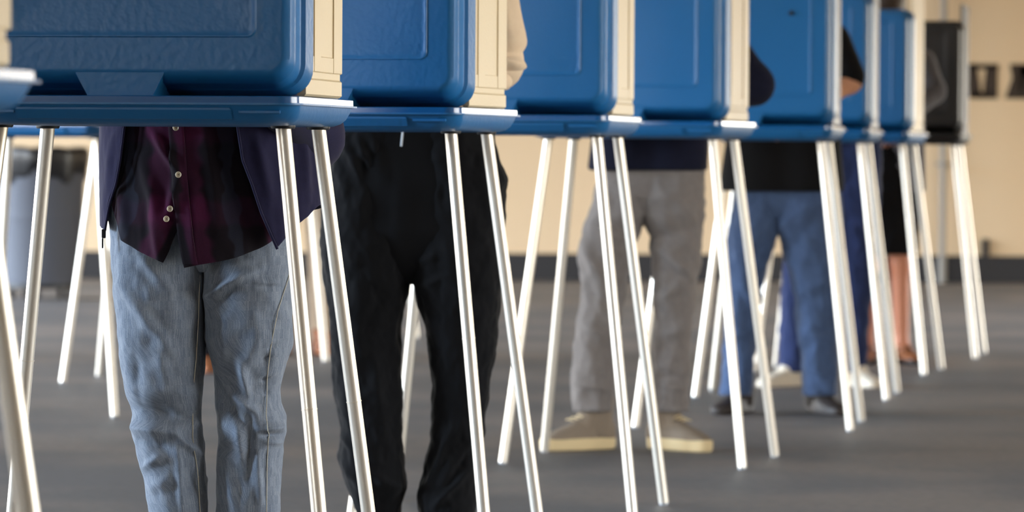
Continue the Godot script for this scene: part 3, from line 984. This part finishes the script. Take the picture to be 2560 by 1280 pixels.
	for q in [[-0.041, 1.022, 0.012], [-0.035, 0.930, 0.012], [-0.052, 0.863, 0.004], [-0.059, 0.843, 0.004]]:
		var z: float = torso_z(torso, q[0]) + q[2] + fold_height(sf, q[0], q[1])
		part(shirt, "button", lathe([[0, 0.001], [0, 0.0055], [0.0022, 0.0062], [0.003, 0.005], [0.0016, 0.0035], [0.0016, 0.001]], 16), M.button, Transform3D(Basis(Vector3.RIGHT, PI / 2), Vector3(q[0], q[1], z)))
	# open jacket fronts with zip edges
	var jt := [0.225, 0.155]
	var jin_l := [[1.10, -0.135], [1.021, -0.145], [0.958, -0.153], [0.911, -0.162], [0.871, -0.176], [0.844, -0.182], [0.818, -0.187]]
	var jhem_l := [[-0.22, 0.842], [-0.196, 0.824], [-0.186, 0.820]]
	var jin_r := [[1.10, 0.075], [1.022, 0.081], [0.959, 0.091], [0.912, 0.109], [0.857, 0.127], [0.81, 0.147], [0.785, 0.158]]
	var jhem_r := [[0.15, 0.785], [0.157, 0.788], [0.179, 0.806], [0.202, 0.826], [0.226, 0.85], [0.238, 0.872]]
	var jf := [[-0.17, 1.0, -0.185, 0.86, 0.009, 0.006], [0.11, 1.02, 0.14, 0.88, 0.012, 0.008], [0.20, 1.02, 0.215, 0.88, 0.008, 0.008], [0.17, 0.98, 0.19, 0.84, 0.012, -0.006], [0.225, 1.0, 0.235, 0.90, 0.006, 0.006]]
	var top: MeshInstance3D = t.get_node("jacket")
	part(top, "front", front_panel(jin_l, jhem_l, [0.205, 0.155], 0.005, -1.0, 0.004, jf, 0.84, 0.004), M.jacket_navy)
	part(top, "front", front_panel(jin_r, jhem_r, [0.222, 0.155], 0.016, 1.0, 0.004, jf, 0.86, 0.004), M.jacket_navy)
	for q in [[jin_l, 0.205, 0.005], [jin_r, 0.222, 0.016]]:
		var e: Array = q[0]
		var pts := PackedVector3Array()
		for i in 40:
			var y := lerpf(1.09, e[e.size() - 1][0], i / 39.0)
			var x := look(e, y, 1)
			pts.append(Vector3(x, y, torso_z([q[1], 0.155], x - q[2]) + 0.007 + fold_height(jf, x, y)))
		part(top, "zip_edge", tube(pts, 0.0028, 6), M.jacket_navy)
	var zx := Vector3(-0.189, 0.812, 0.062)
	part(top, "zip_slider", join([box(Vector3(0.008, 0.018, 0.006), zx, 0.0015), box(Vector3(0.003, 0.020, 0.003), zx + Vector3(-0.002, -0.019, 0.003), 0.001)]), M.zip)

func torso_z(e: Array, x: float) -> float:
	var t := clampf(x / float(e[0]), -0.995, 0.995)
	return e[1] * sqrt(1.0 - t * t)

# half a garment from its front edge round to the middle of the back
func front_panel(edge: Array, hem: Array, e: Array, cx: float, side: float, lift: float, folds: Array, back_hem: float, thick: float) -> ArrayMesh:
	var rows := []
	var n := FastNoiseLite.new()
	n.seed = 4
	n.frequency = 7.0
	var H := 64
	var Wd := 90
	var lowest: float = edge[edge.size() - 1][0]
	for i in H + 1:
		var v := float(i) / H
		var o := PackedVector3Array()
		for j in Wd + 1:
			var u := pow(float(j) / Wd, 1.25)
			# the edge of this row depends on its height, which depends on the hem there
			var y := lerpf(1.10, lowest, v)
			var a0 := asin(clampf((look(edge, y, 1) - cx) / float(e[0]), -0.99, 0.99))
			var a := lerpf(a0, side * PI, u)
			var x := cx + sin(a) * float(e[0])
			var h: float
			if cos(a) > 0.0:
				h = look(hem, x, 1)
			else:
				h = lerpf(look(hem, cx + side * float(e[0]), 1), back_hem, clampf(-cos(a) * 2.0, 0, 1))
			y = lerpf(1.10, h, v)
			a0 = asin(clampf((look(edge, y, 1) - cx) / float(e[0]), -0.99, 0.99))
			a = lerpf(a0, side * PI, u)
			x = cx + sin(a) * float(e[0])
			var f := fold_height(folds, x, y) * clampf(cos(a) * 2.0, 0, 1) + n.get_noise_2d(x * 2.0 + a * 0.1, y * 0.5) * 0.004 + lift
			o.append(Vector3(x + sin(a) * f, y, cos(a) * (float(e[1]) + f)))
		rows.append(o)
	return sheet(rows, thick)

func voter_in_black() -> void:
	var L := [[1.10, -0.10, 0.095], [1.014, -0.105, 0.095], [0.956, -0.109, 0.1], [0.84, -0.118, 0.109], [0.762, -0.12, 0.112], [0.723, -0.118, 0.11], [0.665, -0.117, 0.106], [0.651, -0.116, 0.104], [0.607, -0.119, 0.094], [0.568, -0.118, 0.089], [0.539, -0.119, 0.087], [0.472, -0.117, 0.086], [0.375, -0.111, 0.082], [0.297, -0.103, 0.075], [0.278, -0.104, 0.076], [0.23, -0.104, 0.081], [0.21, -0.099, 0.079], [0.162, -0.09, 0.072], [0.128, -0.089, 0.059], [0.104, -0.085, 0.055], [0.07, -0.085, 0.05]]
	var R := [[1.10, 0.085, 0.10], [1.015, 0.087, 0.104], [0.957, 0.094, 0.111], [0.909, 0.103, 0.12], [0.841, 0.099, 0.115], [0.763, 0.101, 0.117], [0.725, 0.1, 0.116], [0.686, 0.102, 0.113], [0.652, 0.103, 0.109], [0.608, 0.107, 0.1], [0.57, 0.111, 0.092], [0.521, 0.113, 0.086], [0.492, 0.113, 0.081], [0.444, 0.112, 0.075], [0.415, 0.111, 0.072], [0.376, 0.11, 0.068], [0.328, 0.109, 0.065], [0.299, 0.107, 0.066], [0.26, 0.099, 0.062], [0.192, 0.089, 0.068], [0.143, 0.08, 0.074], [0.105, 0.079, 0.070], [0.07, 0.079, 0.055]]
	var folds := [[-0.169, 1.004, -0.13, 0.909, 0.0096, 0.008], [-0.14, 1.009, -0.101, 0.928, 0.0086, 0.008], [-0.188, 0.956, -0.158, 0.841, 0.0115, 0.008], [-0.101, 1.005, -0.072, 0.899, 0.0096, 0.007], [-0.034, 0.938, -0.033, 0.727, 0.0134, 0.006], [-0.179, 0.294, -0.145, 0.256, 0.0096, 0.008], [-0.174, 0.217, -0.126, 0.17, 0.0115, 0.010], [-0.089, 0.477, -0.069, 0.285, 0.0154, 0.005], [-0.121, 0.208, -0.039, 0.165, 0.0115, 0.010], [-0.148, 0.765, -0.127, 0.477, 0.024, 0.006], [0.094, 0.324, 0.028, 0.142, 0.0096, 0.010], [0.143, 0.219, 0.047, 0.118, 0.0086, 0.010], [0.162, 0.286, 0.085, 0.18, 0.0096, -0.008], [0.001, 0.708, 0.054, 0.727, 0.0096, 0.007], [0.016, 0.65, 0.073, 0.679, 0.0096, 0.005], [0.158, 0.977, 0.183, 0.805, 0.0115, 0.008], [0.11, 0.958, 0.102, 0.67, 0.0173, 0.005]]
	var t := person("person in loose black sweatpants with one tan coat elbow showing", Vector3(-0.235, 0, -10.6), 0.0, {
		"legs": [L, R], "folds": folds, "trousers": M.sweat_black, "fine": true, "ruffle": 0.008, "top": M.coat_tan, "top_name": "coat", "hem": 1.06, "crotch": 0.655, "bulk": 0.0, "lean": 0.03, "deep": 0.95,
		"elbow_r": Vector3(0.195, 1.19, 0.12), "wrist_r": Vector3(0.06, 1.135, 0.24), "wrist_l": Vector3(-0.11, 1.13, 0.22), "sleeve_r": 0.7,
		"shoes": [[-0.085, -0.01, -8.0], [0.08, 0.0, 12.0]], "shoe_mat": M.shoe_dark, "sole_mat": M.black_plastic})
	# the wide sleeve hanging off the bent elbow in heavy folds
	var line := [Vector3(0.165, 1.45, 0.02), Vector3(0.180, 1.36, 0.05), Vector3(0.188, 1.28, 0.09), Vector3(0.196, 1.215, 0.125), Vector3(0.190, 1.188, 0.150), Vector3(0.150, 1.178, 0.190), Vector3(0.10, 1.165, 0.235)]
	var rad := [0.062, 0.063, 0.068, 0.074, 0.064, 0.056, 0.050]
	var cur := Curve3D.new()
	for i in line.size():
		var d: Vector3 = (line[mini(i + 1, line.size() - 1)] - line[maxi(i - 1, 0)]) * 0.17
		cur.add_point(line[i], -d, d)
	var sf := [[0.195, 1.250, 0.270, 1.238, 0.018, 0.008], [0.19, 1.220, 0.258, 1.212, 0.013, -0.022], [0.195, 1.205, 0.272, 1.178, 0.010, 0.015], [0.19, 1.166, 0.258, 1.158, 0.012, -0.020], [0.19, 1.138, 0.245, 1.132, 0.010, 0.008], [0.20, 1.36, 0.23, 1.25, 0.014, 0.006]]
	var rows := []
	var total := cur.get_baked_length()
	for i in 90:
		var s := total * i / 89.0
		var p := cur.sample_baked(s, true)
		var q := cur.sample_baked(minf(s + 0.004, total), true)
		var tg: Vector3 = (q - p).normalized() if i < 88 else (line[-1] - line[-2]).normalized()
		var u := tg.cross(Vector3.BACK).normalized()
		var v := tg.cross(u)
		var f := s / total * (rad.size() - 1)
		var k := mini(int(f), rad.size() - 2)
		var r0: float = lerpf(rad[k], rad[k + 1], f - k)
		var o := PackedVector3Array()
		for j in 72:
			var a := TAU * j / 72
			var d := u * cos(a) + v * sin(a)
			var w := p + d * r0
			o.append(p + d * (r0 + fold_height(sf, w.x, w.y)))
		rows.append(o)
	part(t.get_node("coat"), "sleeve", grid(rows, true), M.coat_tan)
	part(t.get_node("trousers"), "drawstring", tube(PackedVector3Array([Vector3(-0.028, 1.03, 0.105), Vector3(-0.030, 1.01, 0.108), Vector3(-0.032, 0.990, 0.108)]), 0.0025), M.worktop)

func voter_in_grey() -> void:
	var L := [[0.99, -0.05, 0.08], [0.914, -0.052, 0.082], [0.822, -0.066, 0.096], [0.77, -0.074, 0.104], [0.724, -0.097, 0.094], [0.691, -0.108, 0.093], [0.626, -0.123, 0.088], [0.56, -0.121, 0.077], [0.495, -0.126, 0.073], [0.364, -0.144, 0.072], [0.26, -0.155, 0.073], [0.162, -0.159, 0.069], [0.125, -0.159, 0.066]]
	var R := [[0.99, 0.094, 0.111], [0.914, 0.093, 0.11], [0.77, 0.094, 0.11], [0.744, 0.103, 0.101], [0.705, 0.115, 0.088], [0.64, 0.115, 0.085], [0.535, 0.109, 0.073], [0.496, 0.109, 0.071], [0.431, 0.11, 0.065], [0.366, 0.109, 0.057], [0.235, 0.104, 0.056], [0.125, 0.101, 0.056]]
	var folds := [[-0.2, 0.68, -0.108, 0.538, 0.0182, 0.011], [-0.187, 0.745, -0.057, 0.694, 0.0182, 0.010], [-0.186, 0.537, -0.082, 0.46, 0.0156, -0.009], [-0.211, 0.433, -0.094, 0.356, 0.0182, 0.011], [-0.223, 0.226, -0.106, 0.2, 0.013, 0.010], [0.047, 0.668, 0.177, 0.565, 0.0182, 0.010], [0.048, 0.487, 0.151, 0.565, 0.0156, 0.010], [0.062, 0.37, 0.152, 0.409, 0.0156, 0.009], [0.056, 0.279, 0.147, 0.254, 0.013, 0.008], [0.062, 0.221, 0.147, 0.202, 0.0104, 0.008], [-0.11, 0.862, 0.046, 0.824, 0.0182, 0.007], [0.072, 0.85, 0.176, 0.747, 0.0182, 0.009]]
	for f in folds:
		f[5] *= 1.5
	person("person in baggy grey trousers, dark sweater and thick cream-soled sneakers", Vector3(0.425, 0, -14.4), 0.0, {
		"legs": [L, R], "folds": folds, "trousers": M.chino_grey, "crotch": 0.735, "top": M.knit_navy, "hem": 0.918, "bulk": 0.012, "shift": 0.05, "ruffle": 0.013,
		"elbow_r": Vector3(0.36, 1.20, 0.12), "wrist_r": Vector3(0.16, 1.13, 0.25),
		"shoes": [[-0.175, 0.01, -58.0], [0.105, 0.0, 42.0]], "shoe_mat": M.shoe_taupe, "sole_mat": M.sole_cream, "shoe_tall": 0.175, "sole_h": 0.040, "puff": 1.4, "shoe_size": 0.97})

func voters_farther() -> void:
	var L4 := [[0.95, -0.065, 0.095], [0.801, -0.075, 0.098], [0.711, -0.084, 0.104], [0.681, -0.097, 0.097], [0.591, -0.114, 0.082], [0.5, -0.126, 0.071], [0.35, -0.139, 0.063], [0.2, -0.15, 0.059], [0.065, -0.157, 0.061]]
	var R4 := [[0.95, 0.085, 0.10], [0.86, 0.098, 0.118], [0.80, 0.106, 0.130], [0.712, 0.106, 0.132], [0.667, 0.118, 0.12], [0.577, 0.129, 0.108], [0.427, 0.143, 0.084], [0.276, 0.15, 0.075], [0.126, 0.158, 0.067], [0.065, 0.16, 0.065]]
	var f4 := [[-0.153, 0.714, -0.034, 0.655, 0.0209, 0.010], [-0.167, 0.505, -0.092, 0.416, 0.0179, 0.010], [-0.196, 0.281, -0.107, 0.312, 0.0149, 0.010], [-0.203, 0.162, -0.106, 0.133, 0.0119, 0.010], [-0.004, 0.699, 0.129, 0.804, 0.0209, 0.012], [0.011, 0.595, 0.159, 0.775, 0.0179, -0.008], [0.057, 0.447, 0.205, 0.507, 0.0209, 0.010], [0.072, 0.313, 0.207, 0.269, 0.0179, 0.010], [0.088, 0.179, 0.207, 0.149, 0.0134, 0.008]]
	person("person in blue jeans, long black top and dark shoes, bare forearm showing", Vector3(1.004, 0, -16.45), 0.0, {
		"legs": [L4, R4], "folds": f4, "trousers": M.denim_blue, "top": M.knit_black, "crotch": 0.70, "top_name": "shirt", "hem": 0.835, "bulk": 0.056, "ruffle": 0.012, "shift": 0.02,
		"elbow_r": Vector3(0.252, 1.245, 0.14), "wrist_r": Vector3(0.09, 1.14, 0.30), "sleeve_r": -0.12,
		"shoes": [[-0.155, 0.0, -28.0], [0.165, 0.0, 20.0]], "shoe_mat": M.shoe_dark, "sole_mat": M.shoe_dark})
	var L5 := [[1.05, -0.043, 0.097], [0.865, -0.054, 0.102], [0.748, -0.067, 0.098], [0.613, -0.085, 0.09], [0.529, -0.096, 0.086], [0.361, -0.113, 0.081], [0.1, -0.13, 0.072], [0.06, -0.13, 0.07]]
	var R5 := [[1.05, 0.119, 0.107], [0.816, 0.118, 0.105], [0.749, 0.126, 0.095], [0.53, 0.126, 0.078], [0.278, 0.124, 0.058], [0.085, 0.116, 0.05], [0.06, 0.116, 0.05]]
	person("person in dark navy jeans and pale sneakers, mostly hidden behind the others", Vector3(1.325, 0, -18.4), 0.0, {
		"legs": [L5, R5], "folds": [], "trousers": M.denim_navy, "top": M.knit_navy, "hem": 1.03, "ruffle": 0.009, "shift": -0.11, "elbow_r": Vector3(0.06, 1.14, 0.12), "wrist_r": Vector3(-0.02, 1.13, 0.27),
		"shoes": [[-0.155, 0.02, -48.0], [0.130, 0.0, 22.0]], "shoe_mat": M.shoe_white, "sole_mat": M.shoe_white})
	# bare-legged voter in a dark dress
	var L6 := [[0.9, -0.09, 0.07], [0.5, -0.09, 0.05], [0.1, -0.09, 0.035]]
	var R6 := [[0.9, 0.05, 0.07], [0.5, 0.06, 0.05], [0.1, 0.075, 0.035]]
	var t := person("person in a black knee-length dress with bare legs and brown shoes", Vector3(1.749, 0, -20.42), 0.0, {
		"legs": [L6, R6], "folds": [], "top": M.knit_grey, "top_name": "cardigan", "hem": 0.80, "shift": -0.02,
		"elbow_r": Vector3(0.195, 1.27, 0.12), "wrist_r": Vector3(0.05, 1.14, 0.29),
		"shoes": [[-0.09, 0.0, -10.0], [0.085, 0.0, 15.0]], "shoe_mat": M.shoe_brown, "sole_mat": M.shoe_dark, "shoe_tall": 0.085, "skin": mat("skin_warm", c8(206, 136, 104), 0.55)})
	part(t, "dress", trouser_leg([[1.05, -0.02, 0.16], [0.9, -0.02, 0.175], [0.7, -0.02, 0.172], [0.505, -0.01, 0.158]], 0.0, [], 64, 0.01, 0.012, 5, 0.75), M.dress_black)
	# voters of the left-hand row
	var La := [[1.05, -0.09, 0.10], [0.8, -0.095, 0.10], [0.5, -0.10, 0.075], [0.06, -0.10, 0.06]]
	var Ra := [[1.05, 0.09, 0.10], [0.8, 0.095, 0.10], [0.5, 0.10, 0.075], [0.06, 0.10, 0.06]]
	person("background person in tan trousers and brown shoes, beside the black sweatpants", Vector3(-1.01, 0, -21.25), 0.0, {
		"legs": [La, Ra], "folds": [], "trousers": M.trouser_tan, "top": M.coat_tan, "hem": 0.95, "shoes": [[-0.10, 0.25, -15.0], [0.10, 0.25, 15.0]], "shoe_mat": M.shoe_brown, "sole_mat": M.shoe_brown, "cz": [0.2, 0.2], "shoe_tall": 0.13})
	person("background person in black trousers, brown shoe between the light jeans legs", Vector3(-1.45, 0, -19.35), 0.0, {
		"legs": [La, Ra], "folds": [], "trousers": M.trouser_black, "top": M.knit_black, "hem": 0.95, "shoes": [[-0.10, 0.0, -15.0], [0.10, 0.0, 8.0]], "shoe_mat": M.shoe_brown, "sole_mat": M.shoe_brown, "shoe_tall": 0.13})

# ------------------------------------------------------------------ small things
func build_small_things() -> void:
	# trash can with a black liner folded over its rim
	var can := thing("trash_can", "round grey wheeled trash can with black liner by the back wall", "trash can", Vector3(-3.08, 0, -28.6))
	part(can, "barrel", lathe([[0.10, 0.001], [0.10, 0.245], [0.12, 0.252], [0.50, 0.272], [0.52, 0.280], [0.55, 0.280], [0.57, 0.275], [0.90, 0.290], [0.92, 0.306], [0.95, 0.306], [0.955, 0.290]], 40), M.bin_grey)
	var rows := []
	for e in [[0.80, 0.292], [0.84, 0.305], [0.90, 0.312], [0.955, 0.316], [0.985, 0.300], [0.99, 0.275], [0.95, 0.26], [0.60, 0.24]]:
		var o := PackedVector3Array()
		for j in 64:
			var a := TAU * j / 64
			var w := sin(a * 9.0) * 0.006 + sin(a * 23.0) * 0.004
			var drop := (sin(a * 5.0) * 0.035 + sin(a * 13.0) * 0.02) if e[0] < 0.85 else sin(a * 7.0) * 0.006
			o.append(Vector3(cos(a) * (e[1] + w), e[0] + drop, sin(a) * (e[1] + w)))
		rows.append(o)
	part(can, "liner", grid(rows, true), M.bag_black)
	part(can, "dolly", lathe([[0.07, 0.001], [0.07, 0.23], [0.075, 0.24], [0.10, 0.24], [0.105, 0.001]], 32), M.black_plastic)
	for k in 5:
		var a := TAU * k / 5 + 0.3
		part(can, "caster", lathe([[-0.014, 0.001], [-0.014, 0.03], [-0.010, 0.035], [0.010, 0.035], [0.014, 0.03], [0.014, 0.001]], 18), M.black_plastic, Transform3D(Basis(Vector3.FORWARD, PI / 2), Vector3(cos(a) * 0.19, 0.035, sin(a) * 0.19)))
	# conduit and fixture on the back wall
	var pipe := thing("conduit", "thin grey vertical pipe standing against the cream back wall", "pipe", Vector3(3.265, 0, -33.2))
	part(pipe, "tube", lathe([[0.0, 0.001], [0.0, 0.024], [2.6, 0.024], [2.6, 0.001]], 20), M.pipe_grey)
	part(pipe, "base_sleeve", lathe([[0.0, 0.032], [0.20, 0.032], [0.205, 0.025]], 20), M.pipe_grey)
	for y in [0.9, 2.2]:
		part(pipe, "bracket", box(Vector3(0.09, 0.03, 0.08), Vector3(0, y, -0.04), 0.004), M.pipe_grey)
	var fx := thing("wall_fixture", "small dark fixture on the cream wall just above the baseboard", "fixture", Vector3(3.60, 0.205, -33.3))
	part(fx, "box", box(Vector3(0.05, 0.13, 0.05), Vector3(0, 0.066, 0.026), 0.008), M.baseboard)
	part(fx, "knob", lathe([[0, 0.018], [0.03, 0.018], [0.034, 0.001]], 16), M.black_plastic, Transform3D(Basis(Vector3.RIGHT, PI / 2), Vector3(0, 0.085, 0.05)))
	# dark painted lettering, cut off by the right edge of the view
	var sign := thing("wall_lettering", "dark brown block lettering painted on the cream wall, far right", "lettering", Vector3(3.41, 1.40, -33.295))
	var s := 0.27 / 0.27
	var glyphs := [
		[Vector2(0.0, 0.265), Vector2(0.055, 0.265), Vector2(0.055, 0.12), Vector2(0.0, 0.12)],
		[Vector2(0.02, 0.265), Vector2(0.115, 0.265), Vector2(0.155, 0.0), Vector2(0.06, 0.0)],
		[Vector2(0.0, 0.265), Vector2(0.28, 0.265), Vector2(0.28, 0.225), Vector2(0.0, 0.225)],
		[Vector2(0.185, 0.25), Vector2(0.275, 0.25), Vector2(0.275, 0.0), Vector2(0.19, 0.0), Vector2(0.165, 0.06)],
		[Vector2(0.09, 0.05), Vector2(0.22, 0.05), Vector2(0.22, 0.0), Vector2(0.09, 0.0)],
		[Vector2(0.365, 0.265), Vector2(0.62, 0.265), Vector2(0.62, 0.20), Vector2(0.385, 0.15)],
		[Vector2(0.385, 0.16), Vector2(0.48, 0.16), Vector2(0.44, 0.0), Vector2(0.33, 0.0)],
		[Vector2(0.44, 0.265), Vector2(0.54, 0.265), Vector2(0.56, 0.0), Vector2(0.44, 0.0)]]
	for g in glyphs:
		var rows2 := []
		for z in [0.0, 0.0, 0.003, 0.003]:
			var o := PackedVector3Array()
			var c := Vector2.ZERO
			for p in g:
				c += p / g.size()
			var end: bool = rows2.size() == 0 or rows2.size() == 3
			for p in g:
				var q: Vector2 = c.lerp(p, 0.01) if end else p
				o.append(Vector3(q.x * s, q.y, z))
			rows2.append(o)
		part(sign, "stroke", grid(rows2, true, 20.0), M.letter_paint)
